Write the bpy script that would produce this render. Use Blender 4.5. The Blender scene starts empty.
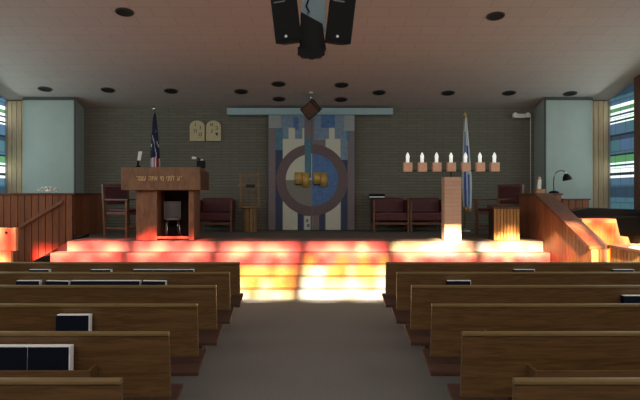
import bpy, bmesh, math, random
from mathutils import Vector, Matrix
random.seed(7)
SC = bpy.context.scene
COL = SC.collection
F, CX, CY, EYE = 620.0, 310.0, 193.0, 1.64
def PX(x, d): return (x - CX) * d / F
def PZ(y, d): return EYE - (y - CY) * d / F

# ------------------------------------------------------------------ materials
def new_mat(name):
    m = bpy.data.materials.new(name); m.use_nodes = True
    nt = m.node_tree; b = nt.nodes['Principled BSDF']
    return m, nt, b
def plain(name, col, rough=0.6, metal=0.0, noise=0.12, scale=30, spec=0.5, stretch=(1, 1, 1)):
    m, nt, b = new_mat(name)
    b.inputs['Roughness'].default_value = rough
    b.inputs['Metallic'].default_value = metal
    b.inputs['Specular IOR Level'].default_value = spec
    tc = nt.nodes.new('ShaderNodeTexCoord'); mp = nt.nodes.new('ShaderNodeMapping')
    mp.inputs['Scale'].default_value = stretch
    n = nt.nodes.new('ShaderNodeTexNoise'); n.inputs['Scale'].default_value = scale; n.inputs['Detail'].default_value = 4
    r = nt.nodes.new('ShaderNodeValToRGB')
    lo = tuple(c * (1 - noise) for c in col) + (1,); hi = tuple(min(1, c * (1 + noise)) for c in col) + (1,)
    r.color_ramp.elements[0].position = 0.3; r.color_ramp.elements[1].position = 0.7
    r.color_ramp.elements[0].color = lo; r.color_ramp.elements[1].color = hi
    L = nt.links.new
    L(tc.outputs['Object'], mp.inputs['Vector']); L(mp.outputs['Vector'], n.inputs['Vector'])
    L(n.outputs['Fac'], r.inputs['Fac']); L(r.outputs['Color'], b.inputs['Base Color'])
    return m
def wood(name, dark, light, stretch, rough=0.4, scale=6.0, spec=0.5):
    m, nt, b = new_mat(name)
    b.inputs['Roughness'].default_value = rough; b.inputs['Specular IOR Level'].default_value = spec
    tc = nt.nodes.new('ShaderNodeTexCoord'); mp = nt.nodes.new('ShaderNodeMapping')
    mp.inputs['Scale'].default_value = stretch
    n = nt.nodes.new('ShaderNodeTexNoise'); n.inputs['Scale'].default_value = scale
    n.inputs['Detail'].default_value = 6; n.inputs['Distortion'].default_value = 1.2
    r = nt.nodes.new('ShaderNodeValToRGB')
    r.color_ramp.elements[0].position = 0.32; r.color_ramp.elements[1].position = 0.68
    r.color_ramp.elements[0].color = dark + (1,); r.color_ramp.elements[1].color = light + (1,)
    bp = nt.nodes.new('ShaderNodeBump'); bp.inputs['Strength'].default_value = 0.08; bp.inputs['Distance'].default_value = 0.01
    L = nt.links.new
    L(tc.outputs['Object'], mp.inputs['Vector']); L(mp.outputs['Vector'], n.inputs['Vector'])
    L(n.outputs['Fac'], r.inputs['Fac']); L(r.outputs['Color'], b.inputs['Base Color'])
    L(n.outputs['Fac'], bp.inputs['Height']); L(bp.outputs['Normal'], b.inputs['Normal'])
    return m
def brick(name, c1, c2, mortar, bw, bh, ms, axes='XZ', rough=0.85, bump=0.3):
    m, nt, b = new_mat(name)
    b.inputs['Roughness'].default_value = rough
    tc = nt.nodes.new('ShaderNodeTexCoord'); sp = nt.nodes.new('ShaderNodeSeparateXYZ'); cb = nt.nodes.new('ShaderNodeCombineXYZ')
    t = nt.nodes.new('ShaderNodeTexBrick')
    t.inputs['Scale'].default_value = 1.0; t.inputs['Brick Width'].default_value = bw; t.inputs['Row Height'].default_value = bh
    t.inputs['Mortar Size'].default_value = ms; t.inputs['Mortar Smooth'].default_value = 0.3
    t.inputs['Color1'].default_value = c1 + (1,); t.inputs['Color2'].default_value = c2 + (1,); t.inputs['Mortar'].default_value = mortar + (1,)
    L = nt.links.new
    L(tc.outputs['Object'], sp.inputs[0])
    L(sp.outputs[axes[0]], cb.inputs[0]); L(sp.outputs[axes[1]], cb.inputs[1]); L(cb.outputs[0], t.inputs['Vector'])
    L(t.outputs['Color'], b.inputs['Base Color'])
    bp = nt.nodes.new('ShaderNodeBump'); bp.inputs['Strength'].default_value = bump; bp.inputs['Distance'].default_value = 0.01; bp.invert = True
    L(t.outputs['Fac'], bp.inputs['Height']); L(bp.outputs['Normal'], b.inputs['Normal'])
    return m
def emit(name, col, s):
    m, nt, b = new_mat(name)
    b.inputs['Base Color'].default_value = col + (1,)
    b.inputs['Emission Color'].default_value = col + (1,); b.inputs['Emission Strength'].default_value = s
    return m

OAK = wood('pew_oak', (0.092, 0.044, 0.014), (0.168, 0.086, 0.031), (1.2, 16, 16), 0.42, 3.0)
OAK_CAP = wood('pew_oak_cap', (0.16, 0.10, 0.038), (0.22, 0.14, 0.056), (1.2, 14, 14), 0.38, 3.0)  # lighter than the pew backs, with the top-edge highlight in the colour
SEATW = wood('pew_seat_oak', (0.05, 0.020, 0.013), (0.085, 0.034, 0.022), (1.2, 14, 14), 0.5, 3.0)
BOARD = wood('cedar_board', (0.25, 0.078, 0.030), (0.37, 0.125, 0.050), (9, 9, 0.7), 0.5, 3.0)
BOARD2 = wood('cedar_board_deep', (0.20, 0.062, 0.024), (0.30, 0.098, 0.038), (9, 9, 0.7), 0.5, 3.0)
GROOVE = plain('groove_dark', (0.03, 0.01, 0.006), 0.8)
CAPW = wood('parapet_cap_wood', (0.10, 0.03, 0.014), (0.2, 0.065, 0.03), (6, 1, 6), 0.4, 4.0)
RAILW = wood('handrail_wood', (0.2, 0.07, 0.03), (0.34, 0.13, 0.06), (3, 9, 9), 0.4, 4.0)
TANW = wood('tan_board', (0.60, 0.44, 0.27), (0.76, 0.58, 0.38), (9, 9, 0.7), 0.55, 3.0)
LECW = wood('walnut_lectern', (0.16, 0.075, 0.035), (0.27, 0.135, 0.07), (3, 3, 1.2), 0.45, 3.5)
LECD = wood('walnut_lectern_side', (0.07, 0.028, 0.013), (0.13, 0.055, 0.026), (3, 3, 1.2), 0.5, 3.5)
CHAIRW = wood('chair_wood', (0.12, 0.045, 0.022), (0.22, 0.09, 0.045), (4, 4, 4), 0.4, 4.0)
STANDW = wood('stand_wood', (0.18, 0.09, 0.035), (0.33, 0.18, 0.075), (9, 9, 1), 0.4, 4.0)
HONEY = wood('honey_slat', (0.30, 0.145, 0.04), (0.46, 0.245, 0.08), (9, 9, 0.8), 0.45, 3.0)
LIGHTW = wood('light_panel_wood', (0.42, 0.22, 0.10), (0.52, 0.29, 0.14), (2, 2, 1), 0.55, 3.0)
MAROON = plain('maroon_leather', (0.10, 0.015, 0.024), 0.45, noise=0.2)
CARPET = plain('aisle_carpet', (0.205, 0.190, 0.180), 0.95, noise=0.25, scale=90, spec=0.1)
STAGEC = plain('stage_carpet', (0.165, 0.138, 0.124), 0.95, noise=0.18, scale=70, spec=0.1)
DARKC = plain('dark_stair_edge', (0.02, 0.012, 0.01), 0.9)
BRICKW = brick('olive_brick', (0.190, 0.178, 0.142), (0.163, 0.153, 0.122), (0.128, 0.120, 0.098), 0.40, 0.068, 0.010)
CEIL = brick('ceiling_tile', (0.47, 0.402, 0.382), (0.455, 0.388, 0.368), (0.40, 0.342, 0.325), 0.61, 0.305, 0.010, 'XY', 0.9, 0.03)
PLASTER = plain('side_plaster', (0.42, 0.36, 0.30), 0.9, noise=0.05)
GREYBLUE = plain('blue_grey_panel', (0.36, 0.41, 0.39), 0.7, noise=0.04, scale=5)
TRIMD = plain('dark_trim', (0.05, 0.055, 0.05), 0.6)
REDPOST = wood('window_post_wood', (0.10, 0.032, 0.016), (0.17, 0.06, 0.03), (9, 9, 1), 0.5, 3.0)
BLACK = plain('black_plastic', (0.004, 0.004, 0.005), 0.5, spec=0.2)
GRILLE = plain('black_grille', (0.005, 0.005, 0.006), 0.6, spec=0.2, noise=0.5, scale=300)
BLACKG = plain('black_lacquer', (0.008, 0.008, 0.009), 0.2)
BAFFLE = plain('light_baffle', (0.006, 0.005, 0.005), 0.9)
RINGM = plain('light_ring', (0.03, 0.022, 0.02), 0.5)
WHITE = plain('white_paint', (0.85, 0.85, 0.82), 0.5, noise=0.03)
PAPER = plain('white_pages', (0.96, 0.97, 0.98), 0.6, noise=0.05, scale=200)
NAVY = plain('navy_cloth', (0.003, 0.005, 0.014), 0.7, noise=0.2, scale=200, spec=0.15)
STEEL = plain('teal_grey_steel', (0.33, 0.48, 0.54), 0.5, noise=0.05)
CHROME = plain('polished_metal', (0.7, 0.7, 0.68), 0.25, 1.0, noise=0.03)
DARKMET = plain('dark_bronze', (0.03, 0.026, 0.022), 0.45, 0.6)
GOLD = plain('gold_leaf', (0.62, 0.38, 0.11), 0.5, 0.25, noise=0.15)
GOLDL = plain('gold_letter', (0.85, 0.62, 0.32), 0.4, 0.2, noise=0.05)
STONE = plain('tablet_stone', (0.60, 0.51, 0.31), 0.7, noise=0.1)
INK = plain('tablet_letter', (0.055, 0.05, 0.03), 0.7)
PINKBRICK = brick('pink_pedestal_brick', (0.62, 0.42, 0.32), (0.57, 0.38, 0.28), (0.50, 0.33, 0.25), 0.5, 0.075, 0.006)
PINKBLK = plain('pink_block', (0.78, 0.47, 0.34), 0.7, noise=0.12, scale=40)
CANDLE = emit('candle_bulb', (0.9, 0.95, 0.9), 0.45)
LANTW = wood('lantern_wood', (0.06, 0.028, 0.016), (0.12, 0.055, 0.03), (5, 5, 5), 0.5, 4.0)
GREYCH = plain('grey_chair_shell', (0.22, 0.205, 0.21), 0.6)
# ark artwork colours
A_MAUVE = plain('ark_mauve', (0.225, 0.185, 0.20), 0.8, noise=0.08)
A_RING = plain('ark_ring', (0.17, 0.118, 0.128), 0.8, noise=0.12)
A_WHITE = plain('ark_white', (0.66, 0.65, 0.55), 0.8, noise=0.06)
A_BLUE = plain('ark_blue', (0.10, 0.20, 0.43), 0.8, noise=0.18, scale=14)
A_SKY = plain('ark_sky', (0.22, 0.30, 0.42), 0.8, noise=0.15, scale=14)
A_TEAL = plain('ark_teal', (0.10, 0.22, 0.31), 0.8, noise=0.15, scale=14)
A_NAVY = plain('ark_navy', (0.055, 0.065, 0.13), 0.8, noise=0.12)
A_GREY = plain('ark_grey', (0.24, 0.235, 0.205), 0.8, noise=0.08)
A_PALE = plain('ark_pale', (0.36, 0.40, 0.42), 0.8, noise=0.1)
F_RED = plain('flag_red', (0.36, 0.035, 0.04), 0.8)
F_WHITE = plain('flag_white', (0.62, 0.66, 0.70), 0.8)
F_NAVY = plain('flag_navy', (0.012, 0.014, 0.055), 0.8)
F_BLUE = plain('flag_blue', (0.03, 0.11, 0.42), 0.8)
F_FRINGE = plain('flag_fringe', (0.5, 0.36, 0.12), 0.8)

# ------------------------------------------------------------------ mesh builder
class MB:
    def __init__(s, *mats):
        s.bm = bmesh.new(); s.mats = list(mats); s.mi = 0
    def use(s, m):
        if m not in s.mats: s.mats.append(m)
        s.mi = s.mats.index(m); return s
    def _f(s, vs, smooth=False):
        try:
            f = s.bm.faces.new(vs); f.material_index = s.mi; f.smooth = smooth; return f
        except ValueError: return None
    def hexa(s, p, bevel=0.0):
        """p: 4 bottom points ccw, 4 top points ccw"""
        v = [s.bm.verts.new(q) for q in p]
        fs = [s._f([v[i] for i in ix]) for ix in ((3, 2, 1, 0), (4, 5, 6, 7), (0, 1, 5, 4), (1, 2, 6, 5), (2, 3, 7, 6), (3, 0, 4, 7))]
        if bevel:
            es = {e for f in fs for e in f.edges}
            r = bmesh.ops.bevel(s.bm, geom=list(es), offset=bevel, segments=2, affect='EDGES', profile=0.6)
            for f in r['faces']: f.material_index = s.mi
        return s
    def box(s, x0, x1, y0, y1, z0, z1, bevel=0.0):
        return s.hexa([(x0, y0, z0), (x1, y0, z0), (x1, y1, z0), (x0, y1, z0), (x0, y0, z1), (x1, y0, z1), (x1, y1, z1), (x0, y1, z1)], bevel)
    def prism(s, pts, ax, a, b, smooth=False):
        """2D polygon pts extruded along axis ax ('x','y','z') from a to b"""
        def mk(p, t):
            if ax == 'y': return (p[0], t, p[1])
            if ax == 'x': return (t, p[0], p[1])
            return (p[0], p[1], t)
        A = [s.bm.verts.new(mk(p, a)) for p in pts]; B = [s.bm.verts.new(mk(p, b)) for p in pts]
        s._f(A); s._f(B[::-1]); n = len(pts)
        for i in range(n): s._f([A[i], B[i], B[(i + 1) % n], A[(i + 1) % n]], smooth)
        return s
    def lathe(s, prof, c=(0, 0, 0), seg=24, smooth=True, cap=True):
        rings = []
        for r, z in prof:
            rings.append([s.bm.verts.new((c[0] + r * math.cos(2 * math.pi * i / seg), c[1] + r * math.sin(2 * math.pi * i / seg), c[2] + z)) for i in range(seg)])
        for a, b in zip(rings, rings[1:]):
            for i in range(seg): s._f([a[i], a[(i + 1) % seg], b[(i + 1) % seg], b[i]], smooth)
        if cap: s._f(rings[0][::-1]); s._f(rings[-1])
        return s
    def tube(s, pts, r, seg=10):
        pts = [Vector(p) for p in pts]; rings = []
        rr = r if isinstance(r, (list, tuple)) else [r] * len(pts)
        for i, p in enumerate(pts):
            t = (pts[min(i + 1, len(pts) - 1)] - pts[max(i - 1, 0)]).normalized()
            u = t.cross(Vector((0, 0, 1)) if abs(t.z) < 0.9 else Vector((1, 0, 0))).normalized(); w = t.cross(u)
            rings.append([s.bm.verts.new(p + rr[i] * (u * math.cos(2 * math.pi * k / seg) + w * math.sin(2 * math.pi * k / seg))) for k in range(seg)])
        for a, b in zip(rings, rings[1:]):
            for k in range(seg): s._f([a[k], a[(k + 1) % seg], b[(k + 1) % seg], b[k]], True)
        s._f(rings[0][::-1]); s._f(rings[-1]); return s
    def xform(s, M):
        bmesh.ops.transform(s.bm, matrix=M, verts=s.bm.verts); return s
    def build(s, name, parent=None, loc=(0, 0, 0)):
        bmesh.ops.recalc_face_normals(s.bm, faces=s.bm.faces)
        me = bpy.data.meshes.new(name); s.bm.to_mesh(me); s.bm.free()
        for m in s.mats: me.materials.append(m)
        o = bpy.data.objects.new(name, me); COL.objects.link(o); o.location = loc
        if parent: o.parent = parent
        return o
def tag(o, label, cat, group=None):
    o['label'] = label; o['category'] = cat
    if group: o['group'] = group
    return o
def thing(name, label, cat, loc=(0, 0, 0), rz=0.0, group=None):
    o = bpy.data.objects.new(name, None); COL.objects.link(o); o.location = loc; o.rotation_euler = (0, 0, rz)
    o.empty_display_size = 0.1
    return tag(o, label, cat, group)
def struct(o): o['kind'] = 'structure'; return o
def dup(root, loc=None, rz=None, label=None, group=None):
    r = root.copy(); COL.objects.link(r)
    if loc is not None: r.location = loc
    if rz is not None: r.rotation_euler = (0, 0, rz)
    if label: r['label'] = label
    if group: r['group'] = group
    for ch in list(root.children):
        c = ch.copy(); COL.objects.link(c); c.parent = r
        for g in list(ch.children):
            d = g.copy(); COL.objects.link(d); d.parent = c
    return r
def text_mesh(body, size, extrude, mat, M, name, parent):
    cu = bpy.data.curves.new('lettering', 'FONT'); cu.body = body; cu.size = size; cu.extrude = extrude
    cu.align_x = 'CENTER'; cu.align_y = 'CENTER'
    t = bpy.data.objects.new('lettering', cu); COL.objects.link(t)
    dg = bpy.context.evaluated_depsgraph_get(); dg.update()
    me = bpy.data.meshes.new_from_object(t.evaluated_get(dg))
    bpy.data.objects.remove(t); me.materials.clear(); me.materials.append(mat)
    me.transform(M)
    o = bpy.data.objects.new(name, me); COL.objects.link(o); o.parent = parent
    return o

# ------------------------------------------------------------------ the room
YB, XL, XR, YR = 14.0, -6.58, 6.48, -2.5
STG = 0.80
def ceil_z(y): return 6.36 - 0.2 * y
struct(MB(CARPET).box(XL - 0.2, XR + 0.2, YR - 0.2, YB + 0.2, -0.1, 0.0).build('floor'))
# ceiling slopes up towards the rear of the hall
struct(MB(CEIL).hexa([(XL - .2, YR - .2, ceil_z(YR - .2)), (XR + .2, YR - .2, ceil_z(YR - .2)), (XR + .2, YB + .2, ceil_z(YB + .2)), (XL - .2, YB + .2, ceil_z(YB + .2)),
                      (XL - .2, YR - .2, ceil_z(YR) + .25), (XR + .2, YR - .2, ceil_z(YR) + .25), (XR + .2, YB + .2, ceil_z(YB) + .2), (XL - .2, YB + .2, ceil_z(YB) + .2)]).build('ceiling'))
struct(MB(BRICKW).box(XL - .2, XR + .2, YB, YB + 0.2, 0, 3.7).build('wall_back'))
# side walls of stained-glass bays; unseen near ones added to light the pews
WY0, WY1, WZ0 = -1.0, 13.46, 1.22
def side_wall(name, x0, x1):
    m = MB(PLASTER)
    m.prism([(YR, 0), (YB, 0), (YB, WZ0), (YR, WZ0)], 'x', x0, x1)
    m.prism([(YR, WZ0), (WY0, WZ0), (WY0, ceil_z(WY0)), (YR, ceil_z(YR))], 'x', x0, x1)
    m.prism([(WY1, WZ0), (YB, WZ0), (YB, ceil_z(YB)), (WY1, ceil_z(WY1))], 'x', x0, x1)
    struct(m.build(name))
side_wall('wall_left', XL - .2, XL)
side_wall('wall_right', XR, XR + .2)
def glass_wall_mat():
    m, nt, b = new_mat('daylit_stained_glass')
    tc = nt.nodes.new('ShaderNodeTexCoord'); sp = nt.nodes.new('ShaderNodeSeparateXYZ')
    L = nt.links.new
    L(tc.outputs['Object'], sp.inputs[0])
    # horizontal bands of glass
    band = nt.nodes.new('ShaderNodeValToRGB'); band.color_ramp.interpolation = 'CONSTANT'
    mr = nt.nodes.new('ShaderNodeMapRange'); mr.inputs['From Min'].default_value = 1.2; mr.inputs['From Max'].default_value = 3.8
    L(sp.outputs['Z'], mr.inputs['Value']); L(mr.outputs[0], band.inputs['Fac'])
    D, B1, B2, G, W, T = (.006, .012, .02), (.05, .11, .165), (.018, .038, .07), (.08, .22, .10), (.95, 1.1, 1.0), (.06, .18, .20)
    bands = [(0, D), (.03, B1), (.13, B2), (.22, B1), (.29, W), (.31, D), (.335, W), (.385, B2), (.40, W), (.415, G), (.47, D), (.485, B1), (.60, B2), (.63, D), (.645, B1), (.735, W),
             (.75, D), (.765, W), (.795, B2), (.81, W), (.83, G), (.86, W), (.89, B1), (.95, B2)]
    els = band.color_ramp.elements
    els[0].position, els[0].color = bands[0][0], bands[0][1] + (1,)
    els[1].position, els[1].color = bands[1][0], bands[1][1] + (1,)
    for p, c in bands[2:]:
        e = els.new(p); e.color = c + (1,)
    # panes change tint along the wall
    cb = nt.nodes.new('ShaderNodeCombineXYZ'); L(sp.outputs['Y'], cb.inputs[0]); L(sp.outputs['Z'], cb.inputs[1])
    br = nt.nodes.new('ShaderNodeTexBrick'); br.inputs['Scale'].default_value = 1; br.inputs['Brick Width'].default_value = .42; br.inputs['Row Height'].default_value = .36
    br.inputs['Mortar Size'].default_value = .012
    br.inputs['Color1'].default_value = (.75, 1.0, .75, 1); br.inputs['Color2'].default_value = (1.0, .9, 1.1, 1); br.inputs['Mortar'].default_value = (.5, .5, .5, 1)
    L(cb.outputs[0], br.inputs['Vector'])
    mx = nt.nodes.new('ShaderNodeMix'); mx.data_type = 'RGBA'; mx.blend_type = 'MULTIPLY'; mx.inputs[0].default_value = 1
    L(band.outputs['Color'], mx.inputs[6]); L(br.outputs['Color'], mx.inputs[7])
    b.inputs['Base Color'].default_value = (.02, .03, .04, 1); b.inputs['Roughness'].default_value = 0.25
    L(mx.outputs[2], b.inputs['Emission Color']); b.inputs['Emission Strength'].default_value = 1.0
    return m, b
GLASSW, GLASS_B = glass_wall_mat()
POSTS = (-1.0, 1.2, 3.4, 5.6, 7.8, 10.2, 12.2)
nw = 1
GLASSL = GLASSW.copy(); GLASSL.name = 'daylit_pale_glass'; GLASSL.node_tree.nodes['Principled BSDF'].inputs['Emission Strength'].default_value = 1.5
for xa, xb in ((XL - .06, XL - .04), (XR + .04, XR + .06)):
    sgn = 1 if xa > 0 else -1
    inner = XR if sgn > 0 else XL
    w = struct(MB(GLASSW if sgn > 0 else GLASSL).prism([(WY0, WZ0), (WY1, WZ0), (WY1, ceil_z(WY1)), (WY0, ceil_z(WY0))], 'x', xa, xb).build('window_%d' % nw)); nw += 1
    for py in POSTS:
        fr = MB(REDPOST); a, b2 = (inner - .07, inner + .12) if sgn > 0 else (inner - .12, inner + .07)
        y0, y1 = (py - .04, py + .04) if py != 12.2 else (12.06, 12.27)
        fr.prism([(y0, WZ0), (y1, WZ0), (y1, ceil_z(y1) - .002), (y0, ceil_z(y0) - .002)], 'x', a, b2)
        fr.build('mullion', w)
    fr = MB(REDPOST); fr.box(min(inner - .1 * sgn, inner + .12 * sgn), max(inner - .1 * sgn, inner + .12 * sgn), WY0, WY1, WZ0 - .06, WZ0); fr.build('window_sill', w)

# stage platform with five broad steps
stg = MB(STAGEC)
EDGE = [(10.80, .80, -4.23, 4.06), (10.48, .625, -4.39, 4.06), (10.18, .46, -4.52, 4.06), (9.88, .30, -4.64, 4.06), (9.58, .14, -4.76, 4.06)]
stg.box(-4.23, 4.06, 10.80, YB, 0.001, .80)
for (ya, z, x0, x1), (yn, *_r) in zip(EDGE[1:], EDGE[:-1]): stg.box(x0, x1, ya, yn, 0.001, z)
stg.box(XL, -4.23, 12.16, YB, 0.001, .80); stg.box(4.06, XR, 12.16, YB, 0.001, .80)
struct(stg.build('stage_platform'))

# blue-grey side chambers on the stage
def chamber(name, x0, x1, inner):
    y0 = 13.3; z1 = ceil_z(y0) - .02
    m = MB(GREYBLUE); bi = inner * 1.012 if inner < 0 else inner + .02
    xa, xb = (x0, inner) if inner < 0 else (inner, x1); ya, yb = (x0, bi) if inner < 0 else (bi, x1)
    zb_ = ceil_z(YB) - .02
    m.hexa([(xa, y0, STG), (xb, y0, STG), (yb, YB - .001, STG), (ya, YB - .001, STG), (xa, y0, z1), (xb, y0, z1), (yb, YB - .001, zb_), (ya, YB - .001, zb_)])
    w = struct(m.build(name))
    m = MB(TRIMD)
    m.prism([(y0 - .02, z1 - .05), (y0 - .002, z1 - .05), (y0 - .002, z1 - .005), (y0 - .02, z1 - .005)], 'x', x0, x1)
    xi, xo = (inner - .02, inner + .02)
    m.box(xi, xo, y0 - .02, y0 - .002, STG, z1 - .005)
    m.build('edge_trim', w)
chamber('wall_left_chamber', -6.16, -5.04, -5.04)
chamber('wall_right_chamber', 5.04, 6.06, 5.04)
def tan_strip(name, x0, x1):
    m = MB(GROOVE); m.box(x0, x1, 13.50, 13.54, STG, ceil_z(13.5) - .02); m.use(TANW)
    n = 4; w = (x1 - x0) / n
    for i in range(n): m.box(x0 + i * w + .003, x0 + (i + 1) * w - .006, 13.47, 13.50, STG, ceil_z(13.5) - .02, .004)
    struct(m.build(name))
tan_strip('trim_1', XL, -6.16); tan_strip('trim_2', 6.06, XR)

# rear wall with a stained clerestory that the low sun shines through
TANE, KX = 0.42, 0.08
CZ0, CZ1, CX0, CX1 = 5.0, 6.74, -6.4, 6.3
m = MB(PLASTER)
m.box(XL - .2, XR + .2, YR - .2, YR, 0, CZ0); m.box(XL - .2, XR + .2, YR - .2, YR, CZ1, ceil_z(YR) + .02)
m.box(XL - .2, CX0, YR - .2, YR, CZ0, CZ1); m.box(CX1, XR + .2, YR - .2, YR, CZ0, CZ1)
struct(m.build('wall_rear'))
def glass_mat(name, col):
    m, nt, b = new_mat(name); nt.nodes.remove(b)
    t = nt.nodes.new('ShaderNodeBsdfTransparent'); t.inputs['Color'].default_value = col + (1,)
    nt.links.new(t.outputs[0], nt.nodes['Material Output'].inputs['Surface']); return m
GC = {'W': (1, .95, .80), 'V': (1, .82, .42), 'Y': (1, .58, .12), 'O': (.95, .30, .05), 'R': (.72, .07, .06), 'P': (.90, .19, .15), 'Q': (1.0, .46, .28), 'D': (.10, .012, .008), 'L': (.22, .02, .015), 'M': (.35, .22, .12), 'K': (.03, .01, .008)}
GM = {k: glass_mat('clerestory_' + n, GC[k]) for k, n in zip('WVYORPQDLMK', ('clear', 'straw', 'yellow', 'orange', 'red', 'pink', 'peach', 'wine', 'ruby', 'amber', 'umber'))}
# one string per bay, six panes per row; rows from the top of the window down
ROWS = [6.74, 6.56, 6.386, 6.23, 6.077, 5.786, 5.50, 5.214, 5.09, 5.0]
BAYS = [  # from left to right; eight panes across, nine rows from the top down
    ['LLLLLKKK', 'RPPPPPPR', 'RPPQPPPR', 'QPPQPPPR', 'PPQPRPRR', 'YYVYYQYQ', 'VYVVYYYV', 'WVWVYYVV', 'WKWVKYVK'],
    ['LKLLKKLK', 'RRDRPRRD', 'PQQPRPQP', 'RQQPPPQR', 'RPRRPRRR', 'YQYYQYQY', 'VYVVYVYV', 'WVWVVWVW', 'WKVWKVWK'],
    ['KLKLKKLK', 'RLPDPLRD', 'PPQPRPQP', 'PQQRPPQP', 'RPRRRPRR', 'YQYYQYQY', 'VYVVYVVY', 'WVWVVWWV', 'WKWVKWKV'],
    ['KKLKKKKK', 'DLDLDDLD', 'PQQPQQPR', 'PVVPQQVP', 'RPRRPRPR', 'YYOYYOYO', 'VOVYOVYO', 'WVWWMVWV', 'WMWKWWMK'],
    ['KKKKKKKK', 'DDLDLDLD', 'PPQQPVPR', 'RQPQQVQP', 'ORPOPORO', 'VWYOVYYV', 'WWVVWVYW', 'WWWWVWWW', 'MWWMKWWM'],
    ['KKKKMVVK', 'KMMMVWWM', 'VQVWWWVQ', 'QVVWWWQV', 'RQPRPRPR', 'VYVYVYVY', 'WVWVVWVW', 'WWWWWWWW', 'WKWWKWWK'],
    ['KKKMKKKK', 'KMVWVMKK', 'WVWWVWVW', 'VWVWWVQV', 'PRQRPPRQ', 'YVYOYVYV', 'WVVWVWVW', 'WWWVWWWW', 'WKWWKWWK'],
    ['LMLMLLMO', 'MLMMLMMO', 'MMLMMLMO', 'YMMLMMOO', 'WVOMMMOY', 'WVVOYOYV', 'VWWVYVVY', 'WWVWWWVW', 'WKWWKWWK'],
    ['OMOYOMOM', 'YOYOYOYO', 'YOYYOYOY', 'YYOYYOYO', 'YVYYVYVY', 'VYVVYVVY', 'VWVVWVVW', 'WWVWWWVW', 'WKWWKWWK'],
]
cw = struct(MB(*GM.values()).build('window_%d' % nw))
cm = MB(*GM.values()); lead = MB(TRIMD)
MU0 = -0.12 - KX * 13.3 - 4.5          # first mullion at or just beyond the left jamb
for i, bay in enumerate(BAYS):
    a, b = MU0 + 1.5 * (i - 1) + .06, MU0 + 1.5 * i - .06
    if i == 0: a = CX0
    if i == len(BAYS) - 1: b = CX1
    a, b = max(a, CX0), min(b, CX1)
    if b - a < .1: continue
    for r, row in enumerate(bay):
        zt, zb = ROWS[r], ROWS[r + 1]
        xs = [a + (b - a) * (k / 8 + (random.uniform(-.035, .035) if 0 < k < 8 else 0)) for k in range(9)]
        for k, ch in enumerate(row):
            cm.use(GM[ch]); v = [cm.bm.verts.new(p) for p in ((xs[k], YR - .1, zb), (xs[k + 1], YR - .1, zb), (xs[k + 1], YR - .1, zt), (xs[k], YR - .1, zt))]
            cm._f(v)
    xm = MU0 + 1.5 * i
    if CX0 < xm < CX1: lead.box(xm - .06, xm + .06, YR - .14, YR - .06, CZ0, CZ1)
for z in ROWS[2:-1:2]: lead.box(CX0, CX1, YR - .12, YR - .08, z - .008, z + .008)
me = bpy.data.meshes.new('window_glass'); cm.bm.to_mesh(me); cm.bm.free()
for g in cm.mats: me.materials.append(g)
cw.data = me
lead.build('mullion', cw)

# ------------------------------------------------------------------ slatted partitions beside the stage
def slats(mb, A, B, zb, zt, w=0.12, th=0.022, back=0.05, mats=(None,), gap=0.005):
    """vertical boards on the face A->B; outward normal is to the right of A->B; zb, zt functions of 0..1"""
    A = Vector((A[0], A[1], 0)); B = Vector((B[0], B[1], 0)); d = B - A; L = d.length; t = d / L; n = Vector((t.y, -t.x, 0))
    k = max(1, round(L / w)); mb.use(GROOVE)
    def quad(s0, s1, o0, o1, bev=0):
        P = []
        for zf in (zb, zt):
            for s_, o_ in ((s0, o1), (s1, o1), (s1, o0), (s0, o0)):
                q = A + t * (s_ * L) + n * o_; P.append((q.x, q.y, zf(s_)))
        mb.hexa(P, bev)
    quad(0, 1, -back, 0)
    for i in range(k):
        mb.use(mats[i * 7 % 5 % len(mats)]); g = gap / L
        quad(i / k + g, (i + 1) / k - g, 0.0, th, .003)
    return mb
# left: a straight partition, top at eye height, with a return along the stage side
lp = thing('wooden_partition', 'tall red-brown board partition left of the stage with a slanting handrail', 'partition', (-5.5, 11.8, 0))
def rel(o): return Matrix.Translation(-Vector(o.location))
slats(MB(), (-6.5, 11.55), (-4.60, 12.02), lambda s: 0.003, lambda s: 1.60, .122, mats=(BOARD, BOARD2)).xform(rel(lp)).build('board_panel', lp)
slats(MB(), (-4.60, 12.04), (-4.46, 13.28), lambda s: .802, lambda s: 1.60, .122, mats=(BOARD2, BOARD)).xform(rel(lp)).build('side_panel', lp)
m = MB(CAPW); m.hexa([(-6.5, 11.50, 1.60), (-4.56, 11.98, 1.60), (-4.66, 12.12, 1.60), (-6.5, 11.66, 1.60), (-6.5, 11.50, 1.64), (-4.56, 11.98, 1.64), (-4.66, 12.12, 1.64), (-6.5, 11.66, 1.64)], .008)
m.hexa([(-4.66, 12.12, 1.60), (-4.55, 12.0, 1.60), (-4.41, 13.28, 1.60), (-4.53, 13.28, 1.60), (-4.66, 12.12, 1.64), (-4.55, 12.0, 1.64), (-4.41, 13.28, 1.64), (-4.53, 13.28, 1.64)])
m.xform(rel(lp)).build('cap', lp)
hr = MB(RAILW)
a, b = Vector((-5.50, 11.70, PZ(226, 11.7))), Vector((-4.74, 11.885, PZ(199.5, 11.88)))
hr.hexa([a + Vector((0, 0, -.07)), b + Vector((0, 0, -.07)), b + Vector((-.01, .05, -.07)), a + Vector((-.01, .05, -.07)), a, b, b + Vector((-.01, .05, 0)), a + Vector((-.01, .05, 0))], .012)
h = hr.xform(rel(lp)).build('handrail', lp)
br_ = MB(DARKMET)
for t in (.12, .88):
    q = a.lerp(b, t); br_.box(q.x - .012, q.x + .012, q.y + .03, q.y + .085, q.z - .06, q.z - .03)
br_.xform(rel(lp)).build('rail_bracket', h)
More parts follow.
